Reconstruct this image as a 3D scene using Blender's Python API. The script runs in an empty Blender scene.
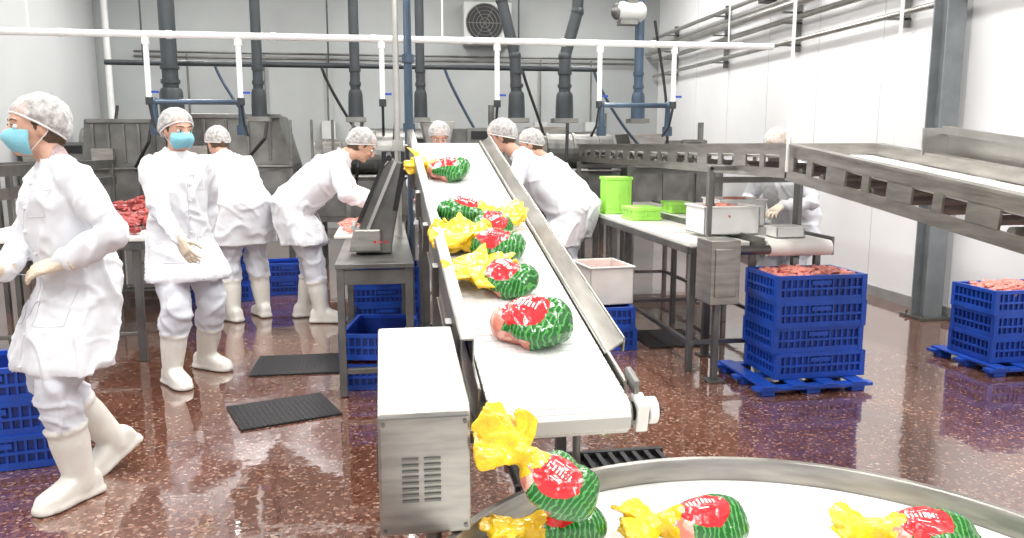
import bpy, bmesh, math, random
from mathutils import Vector, Matrix, noise
from mathutils.bvhtree import BVHTree
random.seed(7)
V=Vector
scene=bpy.context.scene
COL=scene.collection

# ------------------------------------------------------------ materials
def newmat(name):
    m=bpy.data.materials.new(name); m.use_nodes=True
    nt=m.node_tree; return m,nt,nt.nodes['Principled BSDF']
def simple(name,col,rough=.5,metal=0.,nscale=6,namt=.12,bump=0.,bscale=40,stretch=(1,1,1),coat=0.,rvar=0.):
    m,nt,b=newmat(name); N=nt.nodes; L=nt.links
    tc=N.new('ShaderNodeTexCoord'); mp=N.new('ShaderNodeMapping'); mp.inputs['Scale'].default_value=stretch
    L.new(tc.outputs['Object'],mp.inputs['Vector'])
    no=N.new('ShaderNodeTexNoise'); no.inputs['Scale'].default_value=nscale; no.inputs['Detail'].default_value=4
    L.new(mp.outputs[0],no.inputs['Vector'])
    r=N.new('ShaderNodeValToRGB'); r.color_ramp.elements[0].position=.3; r.color_ramp.elements[1].position=.7
    r.color_ramp.elements[0].color=tuple(c*(1-namt) for c in col)+(1,)
    r.color_ramp.elements[1].color=tuple(min(1,c*(1+namt)) for c in col)+(1,)
    L.new(no.outputs['Fac'],r.inputs[0]); L.new(r.outputs[0],b.inputs['Base Color'])
    b.inputs['Roughness'].default_value=rough; b.inputs['Metallic'].default_value=metal
    if coat: b.inputs['Coat Weight'].default_value=coat
    if rvar:
        mr=N.new('ShaderNodeMapRange'); mr.inputs['To Min'].default_value=max(0,rough-rvar); mr.inputs['To Max'].default_value=rough+rvar
        L.new(no.outputs['Fac'],mr.inputs['Value']); L.new(mr.outputs[0],b.inputs['Roughness'])
    if bump:
        n2=N.new('ShaderNodeTexNoise'); n2.inputs['Scale'].default_value=bscale; n2.inputs['Detail'].default_value=3
        L.new(mp.outputs[0],n2.inputs['Vector'])
        bp=N.new('ShaderNodeBump'); bp.inputs['Strength'].default_value=bump; bp.inputs['Distance'].default_value=.02
        L.new(n2.outputs['Fac'],bp.inputs['Height']); L.new(bp.outputs[0],b.inputs['Normal'])
    return m
M={}
M['steel']=simple('brushed_steel',(.38,.365,.335),.33,.9,5,.22,.05,60,(1,1,6),rvar=.1)
M['steel_d']=simple('dark_steel',(.19,.19,.18),.40,.8,4,.3,.05,50)
M['steel_l']=simple('light_steel',(.52,.51,.48),.30,.9,5,.15,.05,60)
M['machine']=simple('machine_steel',(.18,.18,.17),.42,.7,2.5,.5,.05,50)
M['duct']=simple('dark_duct',(.03,.037,.042),.45,.1,5,.25)
M['bluepipe']=simple('blue_grey_pipe',(.045,.075,.115),.4,.2,5,.2)
M['whitepipe']=simple('white_pipe_paint',(.80,.81,.80),.35,0,6,.05)
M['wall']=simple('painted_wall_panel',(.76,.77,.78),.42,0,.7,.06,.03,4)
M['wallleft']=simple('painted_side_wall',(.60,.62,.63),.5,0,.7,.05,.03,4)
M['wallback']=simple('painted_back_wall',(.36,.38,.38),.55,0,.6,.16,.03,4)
M['ceil']=simple('ceiling_paint',(.75,.75,.75),.7,0,1,.03)
M['trim']=simple('grey_trim',(.25,.25,.25),.5,0,5,.15)
M['seam']=simple('panel_seam',(.55,.57,.58),.5,0,5,.05)
M['column']=simple('column_paint',(.20,.22,.23),.45,.2,5,.15)
M['coat']=simple('white_cotton_coat',(.78,.80,.84),.88,0,5,.05,.35,7)
M['pants']=simple('white_cotton_trousers',(.68,.70,.76),.88,0,5,.06,.35,9)
M['boot']=simple('white_rubber_boot',(.80,.78,.72),.3,0,9,.06,.06,20)
M['glove']=simple('latex_glove',(.76,.66,.52),.45,0,20,.08,.3,90)
M['skin']=simple('skin',(.60,.35,.25),.5,0,12,.08,.05,60)
M['lip']=simple('lips',(.45,.16,.14),.45,0,12,.08)
M['hair']=simple('brown_hair',(.09,.055,.03),.6,0,40,.4,.3,120,(1,1,6))
M['blond']=simple('blond_hair',(.50,.33,.16),.6,0,40,.3,.3,120)
M['eye']=simple('eye_white',(.8,.8,.78),.2,0,5,.02)
M['iris']=simple('eye_iris',(.03,.02,.015),.15,0,5,.1)
M['mask']=simple('blue_face_mask',(.24,.57,.68),.75,0,9,.08,.15,90)
M['scarf']=simple('grey_pink_scarf',(.45,.33,.33),.8,0,30,.25,.3,60)
M['strap']=simple('white_elastic',(.75,.75,.75),.7)
M['stitch']=simple('coat_seam_thread',(.60,.62,.66),.8)
M['blue']=simple('blue_plastic',(.012,.070,.43),.35,0,8,.15,.04,30)
M['blue_d']=simple('blue_plastic_inner',(.006,.03,.20),.4,0,8,.2)
M['meat']=simple('raw_red_meat',(.34,.05,.045),.3,0,26,.6,.4,45)
M['meatl']=simple('poultry_meat',(.80,.27,.22),.30,0,26,.4,.35,45)
M['white']=simple('white_plastic',(.82,.82,.80),.4,0,8,.05)
M['cut']=simple('cutting_board_plastic',(.82,.81,.76),.4,0,8,.05)
M['black']=simple('black_rubber',(.012,.012,.014),.55,0,30,.3,.3,80)
M['green']=simple('green_plastic',(.38,.78,.12),.4,0,8,.1)
M['cardboard']=simple('pale_plastic',(.74,.70,.66),.6,0,8,.06)
M['yellow']=simple('yellow_film',(.90,.54,.012),.22,0,14,.22,.9,24,coat=.4)
M['acbox']=simple('aircon_casing',(.50,.52,.50),.5,0,5,.05)

# floor : wet brown-red speckled resin
m,nt,b=newmat('speckled_wet_floor'); N=nt.nodes; L=nt.links
tc=N.new('ShaderNodeTexCoord')
vo=N.new('ShaderNodeTexVoronoi'); vo.inputs['Scale'].default_value=80; L.new(tc.outputs['Object'],vo.inputs['Vector'])
sep=N.new('ShaderNodeSeparateColor'); L.new(vo.outputs['Color'],sep.inputs[0])
r=N.new('ShaderNodeValToRGB'); e=r.color_ramp; e.interpolation='CONSTANT'
e.elements[0].position=0; e.elements[0].color=(.135,.056,.036,1)
e.elements[1].position=.35; e.elements[1].color=(.19,.083,.056,1)
for p,c in ((.62,(.24,.115,.08,1)),(.78,(.095,.034,.022,1)),(.86,(.33,.20,.15,1)),(.95,(.44,.33,.27,1))):
    k=e.elements.new(p); k.color=c
L.new(sep.outputs[0],r.inputs[0])
n1=N.new('ShaderNodeTexNoise'); n1.inputs['Scale'].default_value=.9; n1.inputs['Detail'].default_value=5; L.new(tc.outputs['Object'],n1.inputs['Vector'])
mx=N.new('ShaderNodeMixRGB'); mx.blend_type='MULTIPLY'; mx.inputs[0].default_value=.7
r2=N.new('ShaderNodeValToRGB'); r2.color_ramp.elements[0].position=.35; r2.color_ramp.elements[0].color=(.60,.52,.48,1); r2.color_ramp.elements[1].position=.65; r2.color_ramp.elements[1].color=(1.2,1.15,1.08,1)
L.new(n1.outputs['Fac'],r2.inputs[0]); L.new(r.outputs[0],mx.inputs[1]); L.new(r2.outputs[0],mx.inputs[2]); L.new(mx.outputs[0],b.inputs['Base Color'])
mr=N.new('ShaderNodeMapRange'); mr.inputs['From Min'].default_value=.40; mr.inputs['From Max'].default_value=.62; mr.inputs['To Min'].default_value=.04; mr.inputs['To Max'].default_value=.22
L.new(n1.outputs['Fac'],mr.inputs['Value']); L.new(mr.outputs[0],b.inputs['Roughness'])
n3=N.new('ShaderNodeTexNoise'); n3.inputs['Scale'].default_value=7; L.new(tc.outputs['Object'],n3.inputs['Vector'])
bp=N.new('ShaderNodeBump'); bp.inputs['Strength'].default_value=.14; bp.inputs['Distance'].default_value=.01; L.new(n3.outputs['Fac'],bp.inputs['Height']); L.new(bp.outputs[0],b.inputs['Normal'])
L.new(bp.outputs[0],b.inputs['Coat Normal'])
b.inputs['IOR'].default_value=1.6; b.inputs['Coat Weight'].default_value=1.0; b.inputs['Coat Roughness'].default_value=.03; b.inputs['Coat IOR'].default_value=1.55
M['floor']=m

# white modular belt
m,nt,b=newmat('white_modular_belt'); N=nt.nodes; L=nt.links
tc=N.new('ShaderNodeTexCoord'); br=N.new('ShaderNodeTexBrick'); br.inputs['Scale'].default_value=1
br.inputs['Brick Width'].default_value=.045; br.inputs['Row Height'].default_value=.0125; br.inputs['Mortar Size'].default_value=.0012
br.inputs['Color1'].default_value=(.80,.80,.79,1); br.inputs['Color2'].default_value=(.74,.74,.73,1); br.inputs['Mortar'].default_value=(.55,.55,.54,1)
L.new(tc.outputs['Object'],br.inputs['Vector']); L.new(br.outputs['Color'],b.inputs['Base Color']); b.inputs['Roughness'].default_value=.4
M['belt']=m

def film(name,c1,c2,scale,thr,wave=False,rough=.22):
    m,nt,b=newmat(name); N=nt.nodes; L=nt.links
    tc=N.new('ShaderNodeTexCoord')
    t=N.new('ShaderNodeTexWave') if wave else N.new('ShaderNodeTexNoise')
    t.inputs['Scale'].default_value=scale
    if wave: t.inputs['Distortion'].default_value=5; t.inputs['Detail'].default_value=2; t.inputs['Detail Scale'].default_value=2
    L.new(tc.outputs['Object'],t.inputs['Vector'])
    r=N.new('ShaderNodeValToRGB'); r.color_ramp.elements[0].position=thr; r.color_ramp.elements[0].color=c1+(1,)
    r.color_ramp.elements[1].position=thr+.06; r.color_ramp.elements[1].color=c2+(1,)
    L.new(t.outputs['Fac'],r.inputs[0]); L.new(r.outputs[0],b.inputs['Base Color']); b.inputs['Roughness'].default_value=rough
    b.inputs['Coat Weight'].default_value=.4
    n=N.new('ShaderNodeTexNoise'); n.inputs['Scale'].default_value=24; L.new(tc.outputs['Object'],n.inputs['Vector'])
    bp=N.new('ShaderNodeBump'); bp.inputs['Strength'].default_value=.8; bp.inputs['Distance'].default_value=.012
    L.new(n.outputs['Fac'],bp.inputs['Height']); L.new(bp.outputs[0],b.inputs['Normal'])
    return m
M['red']=film('red_printed_film',(.66,.018,.025),(.70,.07,.06),30,.62)
M['greenfilm']=film('green_striped_film',(.008,.12,.015),(.08,.34,.07),24,.74,True)
M['pinkfilm']=film('clear_film_over_meat',(.60,.20,.14),(.80,.42,.34),24,.5)
M['print']=simple('white_film_print',(.85,.83,.81),.3,0,9,.03)

# hair net
m,nt,b=newmat('hairnet_mesh'); N=nt.nodes; L=nt.links
tc=N.new('ShaderNodeTexCoord'); vo=N.new('ShaderNodeTexNoise'); vo.inputs['Scale'].default_value=45; vo.inputs['Detail'].default_value=3
L.new(tc.outputs['Object'],vo.inputs['Vector'])
r=N.new('ShaderNodeValToRGB'); r.color_ramp.elements[0].position=.35; r.color_ramp.elements[0].color=(.36,.36,.36,1); r.color_ramp.elements[1].position=.66; r.color_ramp.elements[1].color=(.72,.72,.72,1)
L.new(vo.outputs['Fac'],r.inputs[0]); b.inputs['Base Color'].default_value=(.74,.74,.73,1); b.inputs['Roughness'].default_value=.6
L.new(r.outputs[0],b.inputs['Alpha'])
M['net']=m

def emis(name,col,s):
    m,nt,b=newmat(name); b.inputs['Emission Color'].default_value=col+(1,); b.inputs['Emission Strength'].default_value=s; b.inputs['Base Color'].default_value=col+(1,); return m
M['lamp']=emis('lamp_tube',(1,.98,.95),9)

# ------------------------------------------------------------ mesh accumulator
class Acc:
    def __init__(s): s.v=[]; s.f=[]; s.m=[]
    def rings(s,rings,mi,cap=True):
        base=len(s.v); n=len(rings[0])
        for r in rings: s.v+= [V(p) for p in r]
        for i in range(len(rings)-1):
            for j in range(n):
                a=base+i*n+j; b2=base+i*n+(j+1)%n
                s.f.append((a,b2,b2+n,a+n)); s.m.append(mi)
        if cap:
            c0=sum(rings[0],V((0,0,0)))/n; c1=sum(rings[-1],V((0,0,0)))/n
            i0=len(s.v); s.v.append(c0); s.v.append(c1); lb=base+(len(rings)-1)*n
            for j in range(n):
                s.f.append((i0,base+(j+1)%n,base+j)); s.m.append(mi)
                s.f.append((i0+1,lb+j,lb+(j+1)%n)); s.m.append(mi)
    def tube(s,pts,rad,mi=0,n=12,cap=True):
        pts=[V(p) for p in pts]
        if not isinstance(rad,(list,tuple)): rad=[rad]*len(pts)
        R=[]; up=None
        for i,p in enumerate(pts):
            if i==0: t=pts[1]-p
            elif i==len(pts)-1: t=p-pts[i-1]
            else: t=(pts[i+1]-p).normalized()+(p-pts[i-1]).normalized()
            if t.length<1e-6: t=V((0,0,1))
            t.normalize()
            if up is None: up=V((0,0,1)) if abs(t.z)<.9 else V((1,0,0))
            u=(up-t*up.dot(t))
            if u.length<1e-4: u=t.orthogonal()
            u.normalize(); w=t.cross(u); up=u
            R.append([p+(u*math.cos(a)+w*math.sin(a))*rad[i] for a in [2*math.pi*k/n for k in range(n)]])
        s.rings(R,mi,cap)
    def sphere(s,c,r,R=None,mi=0,nu=14,nv=9,fn=None):
        if not isinstance(r,(list,tuple)): r=(r,r,r)
        c=V(c); rg=[]
        for i in range(1,nv):
            th=math.pi*i/nv; ring=[]
            for j in range(nu):
                ph=2*math.pi*j/nu
                p=V((math.sin(th)*math.cos(ph),math.sin(th)*math.sin(ph),math.cos(th)))
                k=fn(p) if fn else 1
                q=V((p.x*r[0],p.y*r[1],p.z*r[2]))*k
                if R is not None: q=R@q
                ring.append(c+q)
            rg.append(ring)
        top=V((0,0,r[2])); bot=V((0,0,-r[2]))
        if R is not None: top=R@top; bot=R@bot
        s.rings(rg[::-1],mi,True)
        s.v[-2]=c+bot*.99; s.v[-1]=c+top*.99
    def limb(s,pts,rad,mi=0,n=14):
        s.tube(pts,rad,mi,n)
        for p,r in zip(pts,rad): s.sphere(p,r*.99,None,mi,12,8)
    def box(s,c,d,mi=0,R=None):
        c=V(c); base=len(s.v)
        for x in(-.5,.5):
            for y in(-.5,.5):
                for z in(-.5,.5):
                    q=V((x*d[0],y*d[1],z*d[2]))
                    if R is not None: q=R@q
                    s.v.append(c+q)
        for f in((0,1,3,2),(4,6,7,5),(0,4,5,1),(2,3,7,6),(0,2,6,4),(1,5,7,3)):
            s.f.append(tuple(base+i for i in f)); s.m.append(mi)
    def prism(s,poly,mi,ax,lo,hi):
        base=len(s.v); n=len(poly)
        for h in(lo,hi):
            for a,b2 in poly:
                s.v.append(V((h,a,b2)) if ax=='x' else V((a,h,b2)) if ax=='y' else V((a,b2,h)))
        for i in range(n):
            j=(i+1)%n; s.f.append((base+i,base+j,base+n+j,base+n+i)); s.m.append(mi)
        s.f.append(tuple(base+i for i in range(n))[::-1]); s.m.append(mi)
        s.f.append(tuple(base+n+i for i in range(n))); s.m.append(mi)
    def beam(s,p0,p1,w,h,mi=0):
        p0=V(p0);p1=V(p1); t=(p1-p0); l=t.length; t.normalize()
        up=V((0,0,1)) if abs(t.z)<.95 else V((0,1,0))
        x=t.cross(up).normalized(); z=x.cross(t).normalized()
        R=Matrix((x,t,z)).transposed()
        s.box((p0+p1)/2,(w,l,h),mi,R)
    def mesh(s,name,mats):
        me=bpy.data.meshes.new(name); me.from_pydata([tuple(v) for v in s.v],[],s.f)
        for mm in mats: me.materials.append(M[mm] if isinstance(mm,str) else mm)
        me.polygons.foreach_set('material_index',s.m)
        bm=bmesh.new(); bm.from_mesh(me); bmesh.ops.recalc_face_normals(bm,faces=bm.faces); bm.to_mesh(me); bm.free()
        return me
    def obj(s,name,mats,parent=None,smooth=False,bevel=0,loc=None):
        if parent is None and loc is None:
            xs=[v.x for v in s.v];ys=[v.y for v in s.v];zs=[v.z for v in s.v]
            c=V(((min(xs)+max(xs))/2,(min(ys)+max(ys))/2,min(zs)))
            for v in s.v: v-=c
            loc=c
        me=s.mesh(name,mats); o=bpy.data.objects.new(name,me); COL.objects.link(o)
        if loc is not None: o.location=loc
        if parent: o.parent=parent
        if smooth:
            for p in me.polygons: p.use_smooth=True
            try: me.set_sharp_from_angle(angle=math.radians(40))
            except Exception: pass
        if bevel:
            bmod=o.modifiers.new('bevel','BEVEL'); bmod.width=bevel; bmod.segments=2; bmod.limit_method='ANGLE'
        return o
def empty(name,loc=(0,0,0),rz=0,sc=1,rot=None):
    e=bpy.data.objects.new(name,None); COL.objects.link(e); e.location=loc
    e.rotation_euler=rot if rot else (0,0,rz); e.scale=(sc,sc,sc); e.empty_display_size=.1; return e
def remeshed(acc,name,mats,parent,vox,it=3,disp=None,clampz=False):
    src=acc.mesh(name+'_src',mats); o=bpy.data.objects.new(name+'_tmp',src); COL.objects.link(o)
    md=o.modifiers.new('r','REMESH'); md.mode='VOXEL'; md.voxel_size=vox
    if it: sm=o.modifiers.new('s','SMOOTH'); sm.factor=.5; sm.iterations=it
    dg=bpy.context.evaluated_depsgraph_get(); dg.update()
    me=bpy.data.meshes.new_from_object(o.evaluated_get(dg))
    bvh=BVHTree.FromPolygons([tuple(v) for v in acc.v],acc.f)
    me.materials.clear()
    for mm in mats: me.materials.append(M[mm])
    for p in me.polygons:
        r=bvh.find_nearest(p.center); p.material_index=acc.m[r[2]] if r[2] is not None else 0; p.use_smooth=True
    if disp:
        vm={}
        for p in me.polygons:
            for i in p.vertices: vm[i]=p.material_index
        nr=[v.normal.copy() for v in me.vertices]
        for v in me.vertices: v.co=v.co+nr[v.index]*disp(v.co,vm.get(v.index,0))
    if clampz:
        for v in me.vertices:
            if v.co.z<.002: v.co.z=.002
    bpy.data.objects.remove(o); bpy.data.meshes.remove(src)
    me.name=name; ob=bpy.data.objects.new(name,me); COL.objects.link(ob); ob.parent=parent
    return ob

# ------------------------------------------------------------ people
def ik(a,b,l1,l2,pole):
    a=V(a);b=V(b);pole=V(pole); d=b-a; L_=d.length
    if L_>(l1+l2)*.998: b=a+d.normalized()*(l1+l2)*.998; d=b-a; L_=d.length
    x=(l1*l1-l2*l2+L_*L_)/(2*L_); h=math.sqrt(max(0,l1*l1-x*x)); dn=d.normalized()
    p=pole-dn*pole.dot(dn)
    if p.length<1e-4: p=dn.orthogonal()
    return a+dn*x+p.normalized()*h, b
def ellring(c,u,w,a,b,n=24,ex=1):
    out=[]
    for k in range(n):
        t=2*math.pi*k/n; ct,st=math.cos(t),math.sin(t)
        out.append(V(c)+u*a*math.copysign(abs(ct)**ex,ct)+w*b*math.copysign(abs(st)**ex,st))
    return out
def hand(root,name,wrist,d,n,left,curl=.5,mat='glove',vox=.0042,spread=.12):
    d=V(d).normalized(); n=V(n); n=(n-d*n.dot(d)).normalized(); s_=d.cross(n)
    if left: s_=-s_
    w=V(wrist); A=Acc()
    A.rings([ellring(w+d*t,s_,n,a,b,16,.8) for t,a,b in((-.055,.038,.036),(-.01,.032,.026),(.03,.040,.020),(.06,.046,.018),(.085,.045,.015),(.095,.036,.009))],0)
    for off,ln,cv in((.033,.074,.95),(.012,.084,1.0),(-.010,.078,1.08),(-.032,.062,1.2)):
        p=w+d*.078+s_*off; dirv=(d+s_*off*spread/.03).normalized(); pts=[p-d*.01]; ang=curl*.35*cv
        for k,fr in enumerate((.45,.31,.24)):
            dd=dirv*math.cos(ang)+n*math.sin(ang); q=pts[-1]+dd*(ln*fr+(.014 if k==0 else 0)); pts.append(q); ang+=curl*.75*cv
        A.limb(pts,[.0105,.0103,.0095,.008],0,10)
    p=w+d*.022+s_*.028
    t1=(d*.62+s_*.72+n*.25).normalized(); t2=(d*.85+s_*.42+n*(.3+curl*.4)).normalized(); t3=(d*.95+s_*.1+n*(.3+curl*.6)).normalized()
    A.limb([p,p+t1*.042,p+t1*.042+t2*.034,p+t1*.042+t2*.034+t3*.026],[.016,.0125,.011,.0092],0,10)
    return remeshed(A,name,[mat],root,vox,2)
NW=[0]
def worker(loc,fcam,pose,sc=1.0,mask=True,vox=.012,hairmat='hair',coat='coat',scarf=False,detail=True,bare=False,fat=1.0):
    fx,fy=fcam; rx=.9877*fx+.1564*fy; ry=-.1564*fx+.9877*fy
    root=empty('factory_worker',(loc[0],loc[1],0),math.atan2(ry,rx),sc)
    P=dict(aL=(0,.11,.09),aR=(0,-.11,.09),yL=.15,yR=-.15,pL=0,pR=0,pel=(0,0,.90),neck=(.01,0,1.40),head=(.035,0,1.53),hy=0,hp=0,
           wL=(.12,.27,.82),wR=(.12,-.27,.82),oL=(-.6,.6,-.2),oR=(-.6,-.6,-.2),dL=(.2,0,-1),dR=(.2,0,-1),nL=(0,-1,0),nR=(0,1,0),curl=.5,hemz=.64,sy=0)
    P.update(pose)
    A=Acc(); Y=V((0,1,0))
    pel=V(P['pel']); neck=V(P['neck']); sp=neck-pel; spn=sp.normalized()
    sd=V((-math.sin(P['sy']),math.cos(P['sy']),0)); sd=(sd-spn*sd.dot(spn)).normalized(); fr=sd.cross(spn)
    kn={}
    for S,sg in(('L',1),('R',-1)):
        hip=pel+V((0,.09*sg,-.03)); an=V(P['a'+S]); yaw=P['y'+S]; pt=P['p'+S]
        ff=V((math.cos(yaw)*math.cos(pt),math.sin(yaw)*math.cos(pt),-math.sin(pt))); fs=V((-math.sin(yaw),math.cos(yaw),0)); fu=ff.cross(fs)
        k,an=ik(hip,an,.42,.40,(1,.12*sg,.1)); kn[S]=k
        A.limb([hip,hip.lerp(k,.5),k,k.lerp(an,.25),k.lerp(an,.42)],[.105,.098,.088,.090,.078],1,18)
        top=k.lerp(an,.38)
        A.limb([top,k.lerp(an,.58),k.lerp(an,.78),k.lerp(an,.95),an-fu*.03],[.076,.077,.068,.060,.058],2,18)
        A.tube([top,top.lerp(an,.07)],[.085,.085],2,20)
        sole=an-fu*.088
        rg=[]
        for t,a,h in((-.09,.028,.038),(-.075,.043,.052),(-.03,.048,.066),(.03,.048,.064),(.09,.054,.047),(.14,.055,.038),(.175,.046,.033),(.197,.024,.02)):
            rg.append(ellring(sole+ff*t+fu*(h+.002),fs,fu,a,h,20,.62))
        A.rings(rg,2)
        rg=[ellring(sole+ff*t+fu*.014,fs,fu,a,.015,20,.4) for t,a in((-.100,.036),(-.082,.050),(-.03,.052),(.03,.050),(.09,.060),(.14,.061),(.18,.050),(.207,.026))]
        A.rings(rg,2)
    kc=(kn['L']+kn['R'])/2
    hz=P['hemz']; X=V((1,0,0))
    spread=abs(kn['L'].x-kn['R'].x); yy=abs(kn['L'].y-kn['R'].y)
    hemc=V((kc.x*.6+pel.x*.4,0,hz)); mid=pel.lerp(hemc,.5)
    ha=(.170+yy*.30)*fat; hb=(.150+spread*.38)*fat
    def wavy(c,a,b,k):
        out=ellring(c,Y,X,a,b,36)
        return [c+(p-c)*(1+k*math.sin(i*2*math.pi/36*7+NW[0])*1.0+k*.6*math.sin(i*2*math.pi/36*4+1.3*NW[0])) for i,p in enumerate(out)]
    rs=[wavy(hemc,ha,hb,.06),wavy(hemc+V((0,0,.03)),ha,hb,.055),wavy(mid,(.190+yy*.12)*fat,(.150+spread*.2)*fat,.04)]
    bend=(spn+V((0,0,1))).normalized(); fb=Y.cross(bend)
    rs.append(ellring(pel+V((-.01,0,.0)),Y,fb,.192*fat,.148*fat,36))
    for t,a,b2,o in((.28,.176,.134,.0),(.50,.180,.132,.01),(.70,.186,.130,.012),(.82,.172,.110,.004),(.91,.128,.084,-.004),(.97,.086,.070,-.004),(1.01,.066,.062,0)):
        c=pel+sp*t+fr*o; k=fat if t<.8 else 1
        rs.append(ellring(c,sd,fr,a*k,b2*k,36))
    A.rings(rs,0)
    shc=pel+sp*.845; W={}; EL=[]
    for S,sg in(('L',1),('R',-1)):
        sh=shc+sd*(.163*sg)
        e,w=ik(sh,P['w'+S],.285,.245,P['o'+S]); W[S]=w; EL.append(e)
        A.limb([neck-sp*.06+sd*.05*sg,sh-sd*.02*sg+spn*.006],[.053,.062],0)
        A.limb([sh,sh.lerp(e,.5),e,e.lerp(w,.5),w-(w-e).normalized()*.02],[.070,.066,.057,.055,.046],0,18)
        A.tube([w-(w-e).normalized()*.04,w-(w-e).normalized()*.012],[.051,.051],0,18)
    A.limb([neck-spn*.03,neck+spn*.02],[.056,.052],3)
    ofs=V((NW[0]*7.3,NW[0]*3.1,0))
    def disp(co,mi):
        if mi>1: return 0
        wp=noise.noise(V((co.x*3,co.y*3,co.z*3))+ofs*2)*.12
        n1=noise.noise(V((co.x*5,co.y*5,co.z*2.2))+ofs)
        n2=noise.noise(V(((co.x+wp)*6,(co.y+wp)*6,(co.z+co.x*.7)*3.2))+ofs*1.7)
        n4=noise.noise(V(((co.x-co.z*.6)*4,(co.y+wp)*7,(co.z*.8+wp)*8))+ofs*.7)
        r1=max(0,1-abs(n2)*5)**1.5; r2=max(0,1-abs(n4)*5)**1.5
        de=min((co-q).length for q in EL); near=max(0,1-de/.13)
        n3=noise.noise(V((co.x*6,co.y*6,co.z*20))+ofs)
        return n1*.013+r1*.015+r2*.010*(1 if co.z>.85 or mi==1 else .4)+n3*(.009 if mi==1 else .003)+near*.012*n3-.005
    NW[0]+=1
    body=remeshed(A,'body_in_coat',[coat,'pants','boot','scarf' if scarf else 'skin'],root,vox,3,disp,True)
    bv=BVHTree.FromPolygons([v.co[:] for v in body.data.vertices],[tuple(p.vertices) for p in body.data.polygons])
    D=Acc()
    for sg in(1,-1):
        pts=[]
        for i in range(7):
            t=math.pi*i/6*.93
            pts.append(neck-spn*(.006+.060*(i/6)**1.6)+(-fr*math.cos(t)*.066+sd*sg*math.sin(t)*.078)+fr*.022*(i/6))
        D.tube(pts,[.014,.015,.016,.018,.018,.015,.006],0,8)
    line=[]
    for i in range(15):
        if i<10: c=pel+sp*(.84-.84*i/9); f2=fr
        else: c=pel.lerp(hemc,(i-9)/5.4); f2=X
        h=bv.ray_cast(c+f2*.5,-f2)
        if h[0] is not None and (h[0]-c).dot(f2)>0:
            line.append(h[0]+f2*.0005)
            if i%2==0: D.sphere(h[0]+f2*.003+sd*.014,(.0075,.0075,.0075),None,1,8,6)
    if len(line)>2: D.tube(line,.0028,2,6)
    if detail:
        for (c0,s0,w_,h_,f2,uu) in((pel+sp*.68,.09,.09,.10,fr,spn),(pel.lerp(hemc,.25),.11,.12,.14,X,V((0,0,1))),(pel.lerp(hemc,.25),-.11,.12,.14,X,V((0,0,1)))):
            for a_,b_ in(((-1,1),(-1,-1)),((-1,-1),(1,-1)),((1,-1),(1,1)),((1,1),(-1,1))):
                pl=[]
                for k in range(5):
                    q=k/4; xx=(a_[0]*(1-q)+b_[0]*q)*w_/2; zz=(a_[1]*(1-q)+b_[1]*q)*h_/2
                    c=c0+sd*(s0+xx)+uu*zz; h=bv.ray_cast(c+f2*.5,-f2)
                    if h[0] is not None and (h[0]-c).dot(f2)>-.02: pl.append(h[0])
                if len(pl)>3 and all((pl[q+1]-pl[q]).length<.05 for q in range(len(pl)-1)): D.tube(pl,.0022,2,6)
    D.obj('collar_and_buttons',[coat,'strap','stitch'],root,True)
    # head
    hc=V(P['head']); hy,hp=P['hy'],P['hp']
    f=V((math.cos(hy)*math.cos(hp),math.sin(hy)*math.cos(hp),math.sin(hp))); l=V((-math.sin(hy),math.cos(hy),0)); u=f.cross(l)
    R=Matrix((f,l,u)).transposed(); H=Acc()
    H.sphere(hc+u*.012,(.094,.074,.103),R,0,20,14)
    H.sphere(hc+f*.022-u*.045,(.068,.058,.066),R,0,16,10)
    H.sphere(hc+f*.062-u*.092,(.024,.026,.018),R,0)
    for sg in(1,-1):
        H.sphere(hc+l*.074*sg-u*.004-f*.005,(.018,.010,.031),R,0,10,8)
        H.sphere(hc+f*.068+l*.034*sg-u*.028,(.020,.022,.018),R,0,10,8)
    H.tube([hc+f*.086+u*.012,hc+f*.100-u*.008,hc+f*.113-u*.028],[.008,.011,.014],0,10)
    H.sphere(hc+f*.104-u*.032,(.012,.018,.010),R,0)
    H.sphere(hc+f*.082+u*.030,(.012,.050,.009),R,0)
    H.sphere(hc+f*.087-u*.060,(.010,.024,.005),R,1,10,8); H.sphere(hc+f*.087-u*.067,(.009,.019,.006),R,1,10,8)
    H.limb([neck-spn*.01,hc-u*.06-f*.012],[.055,.050],0)
    H.sphere(hc-f*.020+u*.024,(.094,.083,.104),R,2,18,12)
    H.sphere(hc-f*.075-u*.03,(.035,.045,.045),R,2,12,8)
    remeshed(H,'head',['skin','lip',hairmat],root,.0055 if detail else .008,2)
    E=Acc()
    for sg in(1,-1):
        ec=hc+f*.080+l*.032*sg+u*.006
        E.sphere(ec,(.0125,.0155,.0105),R,0,12,8); E.sphere(ec+f*.009,(.0055,.0060,.0062),R,1,10,8)
        E.tube([hc+f*.092+l*.014*sg+u*.030,hc+f*.090+l*.032*sg+u*.035,hc+f*.076+l*.052*sg+u*.030],[.003,.0036,.002],2,6)
        E.tube([ec+f*.010-l*.013+u*.005,ec+f*.0135+u*.0095,ec+f*.008+l*.013+u*.005],.0018,2,6)
    E.obj('eyes_and_brows',['eye','iris','hair'],root,True)
    ax=(u*.86-f*.5).normalized(); cf=(f-ax*f.dot(ax)).normalized(); rg=[]; hn=hc-f*.020+u*.026
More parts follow.
